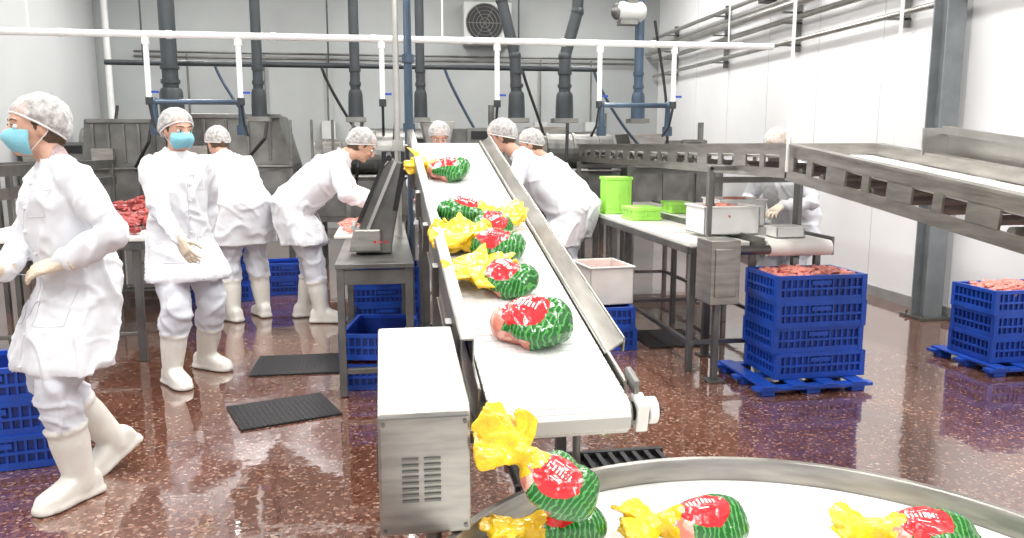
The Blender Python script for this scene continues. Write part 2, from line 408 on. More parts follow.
    for i in range(1,17):
        th=math.radians(101)*i/16; ring=[]
        for j in range(48):
            ph=2*math.pi*j/48
            k=1+.07*noise.noise(V((math.cos(ph)*3,math.sin(ph)*3,th*3))+V((NW[0],0,0)))+(.025*math.sin(ph*14+2*math.sin(ph*3))*(i/16)**1.5)
            if i==16: k*=.93
            ring.append(hn+(cf*math.cos(ph)*.117+l*math.sin(ph)*.100)*math.sin(th)*k+ax*math.cos(th)*.115*k)
        rg.append(ring)
    NA=Acc(); NA.rings(rg,0,False); b0=len(NA.v); NA.v.append(hn+ax*.115)
    for j in range(48): NA.f.append((b0,j,(j+1)%48)); NA.m.append(0)
    NA.tube(rg[-1]+[rg[-1][0]],.0045,1,6,False)
    NA.obj('hairnet',['net','strap'],root,True)
    if mask:
        MA=Acc(); c=hc+f*.010-u*.044; rg=[]
        for i in range(13):
            el=math.radians(60-122*i/12); ring=[]
            for j in range(17):
                az=math.radians(-70+140*j/16)
                nb=math.exp(-(az/.35)**2)*math.exp(-((el-.35)/.5)**2)
                pr=.0018*(1 if i%3==0 else 0)
                ring.append(c+f*(math.cos(el)*math.cos(az)*.102+.016*nb+pr)+l*math.cos(el)*math.sin(az)*.080+u*math.sin(el)*.066)
            rg.append(ring)
        for r_ in rg: MA.v+=r_
        for i in range(12):
            for j in range(16):
                a=i*17+j; MA.f.append((a,a+1,a+18,a+17)); MA.m.append(0)
        o=MA.obj('face_mask',['mask'],root,True); sm=o.modifiers.new('s','SOLIDIFY'); sm.thickness=.002; sm.offset=1
        ST=Acc()
        for sg,j in((1,16),(-1,0)):
            ear=hc+l*.086*sg-f*.022
            ST.tube([rg[2][j],ear+u*.024,ear-u*.012,rg[10][j]],.0017,0,6)
        ST.obj('mask_ear_loops',['strap'],root,True)
    for S,left in(('L',True),('R',False)):
        hand(root,'hand_'+('left' if left else 'right'),W[S],P['d'+S],P['n'+S],left,P['curl'],'skin' if bare else 'glove',.0042 if detail else .006)
    return root
def c2r(xc,yc): return (.9877*xc+.1564*yc,-.1564*xc+.9877*yc)

# woman walking at left
worker(c2r(-1.86,3.38),(-.66,-.75),dict(aL=(.09,.09,.09),aR=(-.14,-.13,.14),yL=.30,yR=.1,pR=.5,pel=(.0,0,.905),neck=(.04,-.02,1.40),head=(.090,-.050,1.53),hy=-.12,hp=.0,
    wL=(.13,.20,1.01),wR=(.28,-.02,.97),oL=(-.7,.9,.0),oR=(-.6,-.9,-.2),dL=(.66,-.72,-.22),dR=(.8,.35,-.15),nL=(-.25,-.45,-.9),nR=(-.2,.8,-.5),curl=.42,hemz=.56),
    sc=1.025,vox=.0095,scarf=True,fat=1.05)
# woman turned towards the aisle
worker(c2r(-2.13,5.1),(.72,-.69),dict(aL=(-.08,.16,.09),aR=(.12,-.15,.09),yL=.35,yR=.0,neck=(.03,0,1.41),head=(.065,.0,1.54),hy=.1,hp=-.08,pel=(0,0,.89),
    wR=(.33,-.14,.91),wL=(-.12,.24,.84),oR=(-.9,-.5,-.2),oL=(-.6,.6,0),dR=(.5,.2,-.85),nR=(-.3,.9,0),hemz=.64),sc=1.03,vox=.0105)
# woman with back turned, leaning over the table
worker(c2r(-2.30,6.85),(-.70,.70),dict(aL=(0,.13,.09),aR=(.0,-.13,.09),pel=(-.06,0,.92),neck=(.31,0,1.33),head=(.40,0,1.43),hp=-.5,
    wL=(.58,.15,1.0),wR=(.58,-.18,1.0),oL=(-.3,.8,-.6),oR=(-.3,-.8,-.6),dL=(1,0,-.1),dR=(1,0,-.1),nL=(0,0,-1),nR=(0,0,-1),hemz=.62),sc=1.06,vox=.012,mask=False,detail=False,fat=1.16)
# woman bending to the right over the feed table
worker(c2r(-1.78,6.8),(.93,.2),dict(aL=(-.02,.13,.09),aR=(.12,-.12,.09),pel=(-.08,0,.91),neck=(.34,0,1.30),head=(.47,0,1.37),hp=-.55,
    wL=(.58,.16,.93),wR=(.52,-.18,.93),oL=(-.4,.8,-.5),oR=(-.4,-.8,-.4),dL=(.8,0,-.6),dR=(.8,0,-.6),nL=(0,-.5,-1),nR=(0,.5,-1),hemz=.62),sc=1.09,vox=.0115,mask=False,fat=1.14)
# workers on the far right side of the line
worker(c2r(.40,6.55),(-.98,.1),dict(pel=(-.06,0,.91),neck=(.34,0,1.34),head=(.46,0,1.46),hp=-.35,aL=(0,.13,.09),aR=(.05,-.13,.09),
    wL=(.56,.16,1.04),wR=(.53,-.18,1.04),oL=(-.4,.8,-.5),oR=(-.4,-.8,-.5),dL=(1,0,-.1),dR=(1,0,-.1),nL=(0,0,-1),nR=(0,0,-1)),sc=1.07,vox=.012,mask=False,detail=False,fat=1.12)
worker(c2r(.60,7.4),(-.98,.1),dict(pel=(-.06,0,.90),neck=(.30,0,1.34),head=(.42,0,1.46),hp=-.35,aL=(0,.13,.09),aR=(.05,-.13,.09),
    wL=(.54,.16,1.04),wR=(.53,-.18,1.04),oL=(-.4,.8,-.5),oR=(-.4,-.8,-.5),dL=(1,0,-.1),dR=(1,0,-.1),nL=(0,0,-1),nR=(0,0,-1)),sc=1.03,vox=.014,mask=False,detail=False,fat=1.1)
worker(c2r(-.77,8.3),(.2,-.98),dict(neck=(.14,0,1.38),head=(.22,0,1.48),hp=-.5,pel=(-.03,0,.9),wL=(.40,.14,1.0),wR=(.40,-.14,1.0),
    dL=(1,0,-.2),dR=(1,0,-.2),nL=(0,0,-1),nR=(0,0,-1)),sc=1.07,vox=.014,mask=False,detail=False)
worker(c2r(2.28,6.55),(-.80,-.6),dict(pel=(-.06,0,.90),neck=(.14,0,1.37),head=(.22,0,1.48),hp=-.5,aL=(0,.13,.09),aR=(.0,-.13,.09),
    wL=(.34,.14,1.02),wR=(.34,-.16,1.02),dL=(1,0,-.4),dR=(1,0,-.4),nL=(0,0,-1),nR=(0,0,-1)),sc=1.01,vox=.013,mask=False,hairmat='blond',detail=False,fat=1.12)

# ------------------------------------------------------------ room
X0,X1,Y0,Y1,ZC=-4.5,4.85,-3.0,14.0,4.6
def slab(name,c,d,mat):
    a=Acc(); a.box((0,0,0),d,0); return a.obj(name,[mat],None,loc=V(c))
slab('floor',((X0+X1)/2,(Y0+Y1)/2,-.05),(X1-X0,Y1-Y0,.1),'floor')
slab('ceiling',((X0+X1)/2,(Y0+Y1)/2,ZC+.05),(X1-X0,Y1-Y0,.1),'ceil')
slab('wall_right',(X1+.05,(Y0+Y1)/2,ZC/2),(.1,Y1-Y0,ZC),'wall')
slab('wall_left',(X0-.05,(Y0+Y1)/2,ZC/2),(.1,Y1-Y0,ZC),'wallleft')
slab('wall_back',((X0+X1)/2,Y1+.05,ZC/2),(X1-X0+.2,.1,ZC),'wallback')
slab('baseboard_right',(X1-.012,(Y0+Y1)/2,.05),(.024,Y1-Y0-.1,.1),'trim')
slab('baseboard_left',(X0+.012,(Y0+Y1)/2,.05),(.024,Y1-Y0-.1,.1),'trim')
slab('baseboard_back',((X0+X1)/2,Y1-.012,.05),(X1-X0-.1,.024,.1),'trim')
a=Acc()
for i in range(13): a.box((X1-.002,Y0+1.2*i+.8,ZC/2),(.004,.007,ZC-.1),0)
a.obj('trim_1',['seam'])

# steel column
a=Acc(); a.box((0,0,2.3),(.012,.17,4.58),0); a.box((0,-.085,2.3),(.17,.014,4.58),0); a.box((0,.085,2.3),(.17,.014,4.58),0); a.box((0,0,.012),(.30,.30,.02),1)
for x in(-.11,.11):
    for y in(-.11,.11): a.tube([(x,y,.02),(x,y,.05)],.012,1,6)
a.obj('steel_column',['column','steel_d'],None,loc=V((4.68,6.25,0)))

# pipes
def pipe(A,pts,r,mi=0,n=12):
    A.tube(pts,r,mi,n)
    for p in pts[1:-1]: A.sphere(p,r*1.12,None,mi,12,8)
a=Acc(); YP=8.2; ZP=2.53
pipe(a,[(-4.4,YP,ZP),(4.1,YP,ZP)],.033)
for i in range(9): a.tube([(-3.9+i*.95,YP,ZP),(-3.85+i*.95,YP,ZP)],.039)
for X in(-2.19,-1.353,0,1.147,2.213,3.01):
    pipe(a,[(X,YP,ZP),(X,YP,1.95)],.026); a.tube([(X,YP,2.44),(X,YP,2.50)],.037)
    a.tube([(X,YP,1.95),(X,YP,1.88)],.036,1); a.box((X+.05,YP,2.0),(.08,.02,.02),2)
    a.tube([(X,YP,1.88),(X,YP+.1,1.7),(X,YP+.3,1.6)],.014,1,8)
for X in(-3.2,.6,3.6): a.tube([(X,YP,ZP),(X,YP,4.58)],.008,0,6)
a.obj('overhead_water_pipe',['whitepipe','duct','blue'],None,True)
a=Acc(); pipe(a,[(-3.0,9.6,2.4),(2.6,9.6,2.4)],.03)
for X in(-2.6,-.6,1.6): a.tube([(X,9.6,2.4),(X,9.6,4.58)],.01,0,6)
a.obj('overhead_black_pipe',['duct'],None,True)
for X,r,b in((-2.23,.085,0),(-1.33,.055,0),(-.296,.055,0),(.42,.05,0),(1.49,.065,0),(2.19,.07,0),(2.95,.055,1)):
    a=Acc(); xb=X
    if X==1.49: xb=X+.02; pts=[(X-.2,9.2,4.58),(X-.15,9.2,3.1),(X,9.2,2.5),(xb,9.2,2.05)]
    elif X==2.19: xb=X-.12; pts=[(X+.05,9.2,4.58),(X+.02,9.2,3.0),(xb,9.2,2.5),(xb,9.2,2.05)]
    else: pts=[(X,9.2,4.58),(X,9.2,2.05)]
    pipe(a,pts,r)
    a.tube([(xb,9.2,2.1),(xb,9.2,2.06),(xb,9.2,1.92),(xb,9.2,1.80)],[r*1.2,r*1.4,r*1.5,r*1.5],0,14)
    a.box((xb,9.2,1.78),(r*4,.22,.05),1)
    for z in(2.15,2.3): a.tube([(xb,9.2,z),(xb,9.2,z+.04)],r*1.18,0,14)
    a.obj('extraction_duct',['bluepipe' if b else 'duct','machine'],None,True)
for x0,x1 in((-2.25,-1.42),(2.35,3.1)):
    a=Acc(); pipe(a,[(x0,8.6,1.62),(x0,8.6,1.93),(x1,8.6,1.93),(x1,8.6,1.62)],.038)
    a.tube([(x0-.0,8.6,1.6),(x0,8.6,1.7)],.055); a.tube([(x1,8.6,1.6),(x1,8.6,1.7)],.055)
    a.obj('bent_pipe_loop',['bluepipe'],None,True)
a=Acc()
for z,x,r in((2.70,4.74,.03),(2.95,4.72,.035),(3.08,4.60,.045),(3.20,4.74,.02),(3.34,4.72,.03)):
    pipe(a,[(x,2.0,z),(x,13.9,z)],r)
for y in range(3,14,2):
    a.box((4.80,y,3.0),(.06,.04,.85),1)
    for z in(2.65,2.9,3.02,3.28): a.box((4.72,y,z),(.24,.04,.02),1)
for i,(y,z) in enumerate(((7.7,3.0),(8.6,3.1),(9.3,2.98))):
    a.box((4.55,y,z+.32),(.14,.2,.24),2); a.tube([(4.48,y,z+.32),(4.44,y,z+.32)],.05,3); a.box((4.7,y,z+.32),(.26,.06,.04),2)
a.obj('wall_pipe_bundle',['steel_l','steel_d','black','white'],None,True)
# back-wall utilities: conduit runs, drops, small boxes
a=Acc()
for z in(2.9,2.98): a.tube([(-3.9,13.9,z),(4.5,13.9,z)],.018,0,8)
for x in(-3.1,-1.9,-.9,.7,2.7,3.6):
    a.tube([(x,13.9,2.95),(x,13.9,1.4)],.016,0,8); a.box((x,13.9,1.75),(.22,.12,.30),1)
a.obj('wall_conduit_run',['steel_d','acbox'],None,True)
for i,(x,y,z0,x2,z1) in enumerate(((-1.9,9.9,2.4,-1.4,1.6),(-.7,9.9,2.4,-.2,1.5),(.75,9.9,2.4,1.1,1.7),(1.7,9.9,2.4,2.0,1.5),(2.6,9.9,2.4,3.2,1.5),(3.3,9.7,3.0,3.5,1.5))):
    a=Acc(); n=12; pts=[]
    for k in range(n+1):
        t=k/n; pts.append((x+(x2-x)*(t**1.4)+.08*math.sin(t*3.1),y,z0+(z1-z0)*t-.10*math.sin(t*math.pi)))
    a.tube(pts,.018,0,8); a.obj('supply_hose',['black' if i%2 else 'bluepipe'],None,True)
# hanging motor near the ceiling
a=Acc(); a.tube([(2.62,9.0,2.98),(2.66,9.0,2.98),(2.9,9.0,2.98),(2.94,9.0,2.98)],[.08,.11,.11,.07],0,16); a.box((2.78,9,3.12),(.12,.14,.1),1); a.tube([(2.78,9,3.15),(2.78,9,4.58)],.02,0); a.sphere((2.62,9.0,2.98),(.07,.09,.09),None,1)
a.box((2.74,9,2.86),(.2,.16,.05),1)
a.obj('hanging_valve_motor',['acbox','steel_d'],None,True)
# cooling unit on back wall
r_=empty('wall_cooling_unit',(1.75,13.80,3.50)); a=Acc(); a.box((0,0,0),(.80,.38,.68),0)
a.obj('casing',['acbox'],r_,False,.02); a=Acc()
for rr in(.08,.14,.20,.26,.31):
    ring=ellring(V((-.05,-.2,0)),V((1,0,0)),V((0,0,1)),rr,rr,28); a.tube(ring+[ring[0]],.006,0,6,False)
for k in range(6):
    t=k*math.pi/3; a.beam((-.05,-.2,0),(-.05+.3*math.cos(t),-.2,.3*math.sin(t)),.015,.01,0)
a.tube([(-.05,-.195,0),(-.05,-.191,0)],[.30,.30],1,28)
a.obj('fan_grille',['steel_d','black'],r_)

# ceiling lights
for y in(1.0,4.5,8.0,11.5):
    for x in(-2.6,.3,3.1):
        rt=empty('ceiling_light_fixture',(x,y,4.46)); a=Acc(); a.box((0,0,.06),(.5,1.6,.08),0); a.box((0,0,.01),(.42,1.5,.02),1); a.obj('housing',['white','lamp'],rt)
        ld=bpy.data.lights.new('lamp_emitter','AREA'); ld.shape='RECTANGLE'; ld.size=.5; ld.size_y=1.6; ld.energy=80; ld.color=(1,.975,.94)
        lo=bpy.data.objects.new('lamp_emitter',ld); COL.objects.link(lo); lo.location=(0,0,-.03); lo.parent=rt
w=bpy.data.worlds.new('world'); scene.world=w; w.use_nodes=True; w.node_tree.nodes['Background'].inputs[0].default_value=(.98,.98,1,1); w.node_tree.nodes['Background'].inputs[1].default_value=1.1

# ------------------------------------------------------------ main incline conveyor
NE=V((.53,2.40,.70)); FE=V((.45,5.80,1.51)); ax=(FE-NE); LEN=ax.length; ax.normalize(); sx=ax.cross(V((0,0,1))).normalized(); nz=sx.cross(ax).normalized()
RC=Matrix((sx,ax,nz)).transposed()
rt=bpy.data.objects.new('incline_belt_conveyor',None); COL.objects.link(rt)
rt.matrix_world=Matrix.Translation(NE)@RC.to_4x4()
a=Acc(); hw=.228; rr=.055; step=.05
path=[]; y=LEN
while y>0: path.append((V((0,y,-.008)),V((0,-1,0)))); y-=step
nn=4
for i in range(nn+1):
    t=math.pi*(i+.3)/(nn+.6); path.append((V((0,-rr*math.sin(t),-rr-.008+rr*math.cos(t))),V((0,-math.cos(t),-math.sin(t)))))
y=.02
while y<LEN: path.append((V((0,y,-2*rr-.008)),V((0,1,0)))); y+=step
for p,t in path:
    R=Matrix((V((1,0,0)),t,V((1,0,0)).cross(t))).transposed(); a.box(p,(hw*2,step-.005,.014),0,R)
    a.box(p,(hw*2-.01,step+.004,.009),0,R)
a.obj('belt',['belt'],rt,False,.0025)
a=Acc(); a.tube([(-.24,0,-rr-.008),(.24,0,-rr-.008)],rr-.01,0,20); a.tube([(-.24,LEN,-rr),(.24,LEN,-rr)],rr-.01,0,20)
a.box((0,LEN/2,-.05),(.40,LEN-.2,.03),0)
a.obj('rollers_and_bed',['steel_d'],rt,True)
a=Acc()
for sg in(-1,1):
    a.box((sg*.245,LEN/2+.06,-.07),(.012,LEN-.02,.17),0)
    a.box((sg*.262,LEN/2+.06,-.148),(.045,LEN-.02,.012),0)
a.box((-.243,LEN/2+.12,.05),(.008,LEN-.25,.10),0); a.box((-.262,LEN/2+.12,.10),(.045,LEN-.25,.008),0); a.box((-.285,LEN/2+.12,.04),(.008,LEN-.25,.125),1)
Rr=Matrix.Rotation(math.radians(-38),3,'Y')
a.box((.268,LEN/2+.14,.025),(.085,LEN-.28,.008),0,Rr); a.box((.302,LEN/2+.14,.035),(.008,LEN-.28,.055),0)
for i in range(6): 
    a.box((-.30,.5+i*.55,-.02),(.03,.05,.14),1); a.tube([(.25,.45+i*.55,-.06),(.262,.45+i*.55,-.06)],.012,1,8); a.tube([(-.262,.4+i*.55,.03),(-.285,.4+i*.55,.03)],.01,1,8)
a.obj('side_frames',['steel','steel_d'],rt,False,.003)
a=Acc()
a.box((.275,.0,-.065),(.04,.085,.10),0); a.tube([(.25,0,-.06),(.325,0,-.06)],.032,1,18); a.tube([(.30,0,-.06),(.33,0,-.06)],.045,0,18)
a.box((.262,.06,.02),(.02,.10,.05),2); a.tube([(.33,0,-.06),(.345,0,-.06)],.02,1,12)
a.obj('nose_bearing',['white','black','steel_d'],rt,True,.004)
rd=empty('conveyor_drive_housing',(.215,2.08,.37))
a=Acc(); a.prism([(0,.07),(.10,.05),(.54,.07),(.66,.36),(.64,.51),(.02,.435),(0,.41)],0,'x',-.25,0); a.obj('sheet_metal_cover',['steel'],rd,False,.008)
a=Acc()
for k in range(8):
    a.box((-.165,.0,.17+k*.017),(.045,.012,.006),0); a.box((-.105,.0,.17+k*.017),(.045,.012,.006),0)
for k in range(8): a.box((-.252,.12+k*.028,.24),(.008,.008,.12),0)
for x in(-.235,-.015):
    for z in(.09,.39): a.tube([(x,-.006,z),(x,.0,z)],.006,0,8)
a.box((-.125,-.001,.405),(.24,.006,.003),0)
a.obj('louvre_slots',['steel_d'],rd)
a=Acc()
for yy_ in(.12,.48): a.tube([(-.09,yy_,.08),(-.09,yy_,-.365)],.016,0,10); a.tube([(-.09,yy_,-.34),(-.09,yy_,-.365)],.03,1,12)
a.obj('support_legs',['steel_d','black'],rd,True)
a=Acc()
def bz(Yw): return .70+.238*(Yw-2.40)
for Yw in(3.3,4.4,5.5):
    for X in(.27,.74):
        a.box((X,Yw,(bz(Yw)-.15)/2),(.045,.045,bz(Yw)-.15),0); a.tube([(X,Yw,.0),(X,Yw,.02)],.04,1,12)
    a.box((.505,Yw,.25),(.47,.04,.04),0)
for X in(.27,.74): a.beam((X,3.3,.25),(X,5.5,.25),.035,.035)
a.tube([(.62,2.52,.0),(.62,2.52,.60)],.014,0,10); a.tube([(.62,2.52,0),(.62,2.52,.02)],.03,1,12)
a.obj('conveyor_stand',['steel_d','black'],None,False,.003)

# ------------------------------------------------------------ packages : soft bag, remeshed as one crumpled film skin
def pack(loc,yaw,sc=1.0,pitch=0,roll=0,seed=0,tl=1.0,tw=1.0,flip=1,tail=True,bend=0.,body=True):
    rt=empty('wrapped_poultry_package' if body else 'yellow_film_bag',loc,0,sc,(roll,pitch,yaw))
    rnd=random.Random(seed*13+5)
    A=Acc(); sd_=V((seed*3.1,seed*1.7,seed)); ox=0 if body else .12
    if body:
        A.sphere((0,0,0),(.100,.080,.056),None,0,24,16,lambda p:1+.18*noise.noise(p*1.3+sd_))
        A.sphere((.035,.014*flip,.004),(.068,.070,.052),None,0,20,12)
        A.sphere((-.045,-.012*flip,-.004),(.060,.062,.046),None,0,20,12)
        A.sphere((.02,-.045*flip,-.006),(.05,.034,.038),None,0)
    if tail:
        if body: A.limb([(-.06,0,0),(-.100,0,.0),(-.122,.002,.0)],[.048,.034,.026],1)
        else: A.sphere((-.115+ox,0,-.005),(.05,.045,.034),None,1)
        nl=8 if body else 12
        for k in range(nl):
            an=(k/(nl-1)-.5)*(1.25*tw if body else 5.6)+rnd.uniform(-.1,.1)+bend; L_=(.085+rnd.uniform(-.015,.035))*tl
            b0=V((-.112+ox,0,0)); d=V((-math.cos(an),math.sin(an),rnd.uniform(-.12,.35)))
            rgs=[]; w_=V((-d.y,d.x,0)).normalized(); up=V((0,0,1))
            tilt=rnd.uniform(-.9,.9); ww=w_*math.cos(tilt)+up*math.sin(tilt); uu=d.normalized().cross(ww)
            for t,a_,b_ in((0,.016,.013),(.35,.020,.011),(.7,.027,.008),(.95,.031,.0065),(1.0,.022,.004)):
                rgs.append(ellring(b0+d*L_*t,ww,uu,a_*min(tw,1.3),b_,12))
            A.rings(rgs,1)
        A.sphere((-.135+ox,.0,.006),(.030,.034,.022),None,1)
    def disp(co,mi):
        n=noise.noise(V((co.x*16,co.y*16,co.z*16))+sd_); n2=noise.noise(V((co.x*34,co.y*34,co.z*34))+sd_)
        r=max(0,1-abs(noise.noise(V((co.x*22,co.y*22,co.z*14))+sd_*2))*4)
        return n*.006+n2*.002+r*(.004 if mi else .002)-.002
    o=remeshed(A,'film_wrapped_body',['red','yellow','greenfilm','pinkfilm'],rt,.0042,2,disp)
    me=o.data
    for v in me.vertices:
        if v.co.z<-.043: v.co.z=-.043+(v.co.z+.043)*.2
    for p in me.polygons:
        if p.material_index==1: continue
        c=p.center; x,y=c.x/.106,c.y/.082
        w_=.14*noise.noise(V((c.x*22,c.y*22,c.z*22))+sd_)
        if ((x+.14)/.58)**2+((y+.10)/.70)**2<1+w_ and c.z>-.012: i=0
        elif x>.15+.2*math.sin(y*4)+w_ or y*flip>.45+w_: i=2
        elif x<-.35+w_*2 and flip<0: i=2
        else: i=3 if (c.z<.004 or x<-.5) else 2
        if x<-.84+.1*math.sin(y*9)+w_ and tail: i=1
        p.material_index=i
    bvh=BVHTree.FromPolygons([v.co[:] for v in me.vertices],[tuple(p.vertices) for p in me.polygons])
    if body:
        a=Acc()
        for (x,y,w_,h_) in((-.050,.000,.004,.018),(-.042,.000,.004,.022),(-.034,-.002,.005,.018),(-.024,.000,.004,.022),(-.015,.000,.004,.018),(-.006,-.001,.005,.020),(.003,.000,.004,.016),(.011,.000,.003,.018),
                     (-.03,.020,.022,.003),(-.01,.026,.014,.002),(-.02,-.026,.024,.003)):
            hh=[bvh.ray_cast(V((x+dx*w_/2,y+dy*h_/2,.2)),V((0,0,-1)))[0] for dx,dy in((-1,-1),(1,-1),(1,1),(-1,1))]
            if all(q is not None for q in hh):
                b0=len(a.v); a.v+=[q+V((0,0,.0012)) for q in hh]; a.f.append((b0,b0+1,b0+2,b0+3)); a.m.append(0)
        a.obj('printed_lettering',['print'],rt)
    return rt
def belt_pack(X,Y,yaw,sc,seed,tl=1,tw=1,flip=1,off=.044,roll=0,tail=True,bend=0.,body=True):
    z=bz(Y)
    rt=pack((X,Y,z+off*sc+.004),yaw,sc,0,0,seed,tl,tw,flip,tail,bend,body)
    rt.rotation_euler=(Matrix.Rotation(math.atan(.238),3,'X')@Matrix.Rotation(yaw,3,'Z')@Matrix.Rotation(roll,3,'X')).to_euler()
belt_pack(.520,2.80,-.60,1.48,1,1,1,1,tail=False,roll=.18)
belt_pack(.50,3.22,-.95,1.22,2,1.3,1.3,1,bend=-.4,roll=.25)
belt_pack(.50,3.60,-.30,1.30,3,1.35,1.5,-1,bend=.35,roll=.15)
belt_pack(.40,4.08,math.pi-.30,1.34,4,1.3,1.4)
belt_pack(.385,4.90,-.55,1.28,5,1.3,1.4,roll=.2)
belt_pack(.52,3.90,.8,1.05,6,1.2,1.5,-1,.05,.5)
belt_pack(.385,3.28,.3,1.25,11,1.15,1.2,1,.040,0,True,0,False)
belt_pack(.365,3.74,1.3,1.2,12,1.1,1.2,1,.040,0,True,0,False)

# ------------------------------------------------------------ rotary table
TC=V((.955,1.555,0))
rt=empty('rotary_collecting_table',TC)
a=Acc(); ring=lambda r,z:ellring(V((0,0,z)),V((1,0,0)),V((0,1,0)),r,r,96)
a.rings([ring(.925,.325),ring(.925,.36)],0,True); a.obj('white_disc',['white'],rt,True)
a=Acc(); a.rings([ring(.93,.30),ring(.93,.428),ring(.935,.434),ring(.955,.434),ring(.96,.428),ring(.96,.27),ring(.93,.27),ring(.93,.30)],0,False)
a.obj('steel_rim',['steel'],rt,True)
a=Acc(); a.tube([(0,0,.0),(0,0,.02),(0,0,.021),(0,0,.32)],[.3,.3,.09,.09],0,24)
for k in range(4):
    t=k*math.pi/2+.6; a.box((.75*math.cos(t),.75*math.sin(t),.16),(.05,.05,.32),0,Matrix.Rotation(t,3,'Z')); a.beam((0,0,.29),(.9*math.cos(t),.9*math.sin(t),.29),.05,.05,0); a.beam((0,0,.1),(.75*math.cos(t),.75*math.sin(t),.1),.03,.03,0)
a.obj('pedestal_and_legs',['steel_d'],rt)
pack((.900,2.07,.416),-.05,1.24,0,.12,7,1.0,1.2)
pack((1.49,1.90,.414),-.38,1.20,0,.1,8,1.0,1.1)
pack((.500,2.13,.412),.10,1.12,0,0,9,1.0,1.2,-1)
pack((.450,2.02,.585),-.50,1.10,.60,.55,10,1.35,1.4)

# ------------------------------------------------------------ right overhead slotted conveyor
rt=empty('slotted_frame_conveyor',(0,0,0))
a=Acc()
def slotted(a,X,p0,p1,h=.20,th=.012,nslot=5):
    (y0,z0),(y1,z1)=p0,p1; Ld=math.hypot(y1-y0,z1-z0)
    ty=(y1-y0)/Ld; tz=(z1-z0)/Ld
    def bar(s0,s1,c0,c1,mi=0):
        P=lambda s,c:(y0+ty*s+tz*c,z0+tz*s-ty*c)
        a.prism([P(s0,c0),P(s1,c0),P(s1,c1),P(s0,c1)],mi,'x',X-th/2,X+th/2)
    bar(0,Ld,0,.3*h); bar(0,Ld,h-.3*h,h)
    pit=Ld/nslot
    for i in range(nslot+1):
        s=i*pit; bar(max(0,s-.09),min(Ld,s+.09),.29*h,h*.71)
        if i<nslot: bar(s+pit*.5-.03,s+pit*.5+.03,.29*h,h*.71)
INC0=(4.35,1.50); INC1=(1.2,1.16)
for X in(2.30,2.86):
    slotted(a,X,(INC1[0],INC1[1]),(INC0[0],INC0[1]),.20,.012,6)
    slotted(a,X,(4.35,1.50),(9.4,1.50),.19,.012,8)
    a.prism([(INC1[0],INC1[1]),(INC0[0],INC0[1]),(9.4,1.50),(9.4,1.512),(INC0[0],INC0[1]+.012),(INC1[0],INC1[1]+.012)],0,'x',X-.03,X+.03)
a.obj('slotted_side_panels',['steel'],rt)
a=Acc()
for i in range(36):
    Yr=1.3+i*.225; zr=(1.16+(Yr-1.2)/3.15*.34 if Yr<4.35 else 1.50)-.14
    a.tube([(2.31,Yr,zr),(2.85,Yr,zr)],.022,0,10)
a.obj('rollers',['steel_d'],rt,True)
a=Acc()
a.prism([(1.2,1.10),(4.35,1.44),(9.2,1.44),(9.2,1.425),(4.35,1.425),(1.2,1.085)],0,'x',2.33,2.84)
a.prism([(1.2,1.24),(3.9,1.56),(3.9,1.60),(1.2,1.29)],1,'x',2.93,2.945); a.prism([(1.2,1.10),(3.9,1.43),(3.9,1.60),(1.2,1.27)],1,'x',2.965,2.975)
a.box((2.9,3.9,1.52),(.16,.012,.14),1)
a.obj('slide_bed_and_chute',['white','steel_l'],rt)
a=Acc()
for Yw in(5.33,7.2,9.2):
    for X in(2.25,2.91): a.box((X,Yw,.66),(.045,.045,1.30),0); a.box((X,Yw,.006),(.1,.1,.012),0)
    a.box((2.58,Yw,1.26),(.7,.04,.04),0)
for X in (2.25,2.91): a.box((X,1.9,.55),(.045,.045,1.08),0)
for X in(2.27,2.92): a.tube([(X,4.3,1.35),(X,4.3,4.58)],.010,1,8)
a.obj('frame_legs_and_hangers',['steel_d','whitepipe'],rt)

# ------------------------------------------------------------ right packing line
rt=empty('packing_belt_table',(0,0,0))
a=Acc(); a.box((2.17,6.5,.855),(.42,3.1,.03),0)
a.obj('white_worktop',['cut'],rt,False,.006)
a=Acc(); prof=[]
for i in range(9):
    t=math.pi/2+math.pi*i/8; prof.append((4.80+.05*math.cos(t),.84+.05*math.sin(t)))
prof+= [(8.4,.79),(8.4,.89)]
a.prism(prof,0,'x',2.42,2.86); a.obj('belt',['cut'],rt,True)
a=Acc()
a.box((2.40,6.6,.85),(.02,3.6,.12),0); a.box((2.885,6.6,.85),(.02,3.6,.12),0); a.box((1.955,6.5,.82),(.02,3.1,.05),0)
for Yw in(4.95,6.4,7.9):
    for X in(1.98,2.40,2.86): a.box((X,Yw,.42),(.04,.04,.84),0)
    a.box((2.42,Yw,.2),(.9,.03,.03),0); a.box((2.42,Yw,.80),(.9,.03,.03),0)
for X in(1.98,2.86): a.box((X,6.4,.2),(.03,3.0,.03),0)
a.box((2.13,5.05,1.05),(.03,.03,.62),0); a.box((2.45,5.05,1.35),(.66,.03,.03),0); a.box((2.77,5.05,1.05),(.03,.03,.62),0)
a.obj('steel_frame',['steel_d'],rt,False,.003)
a=Acc(); a.box((2.06,4.72,.72),(.19,.24,.40),0); a.box((2.06,4.595,.72),(.14,.01,.3),0); a.tube([(2.15,4.75,.84),(2.42,4.75,.84)],.03,1,12); a.box((2.06,4.72,.26),(.04,.04,.52),1); a.box((2.06,4.72,.006),(.12,.12,.012),1)
a.obj('gear_motor_box',['steel','steel_d'],rt,False,.01)
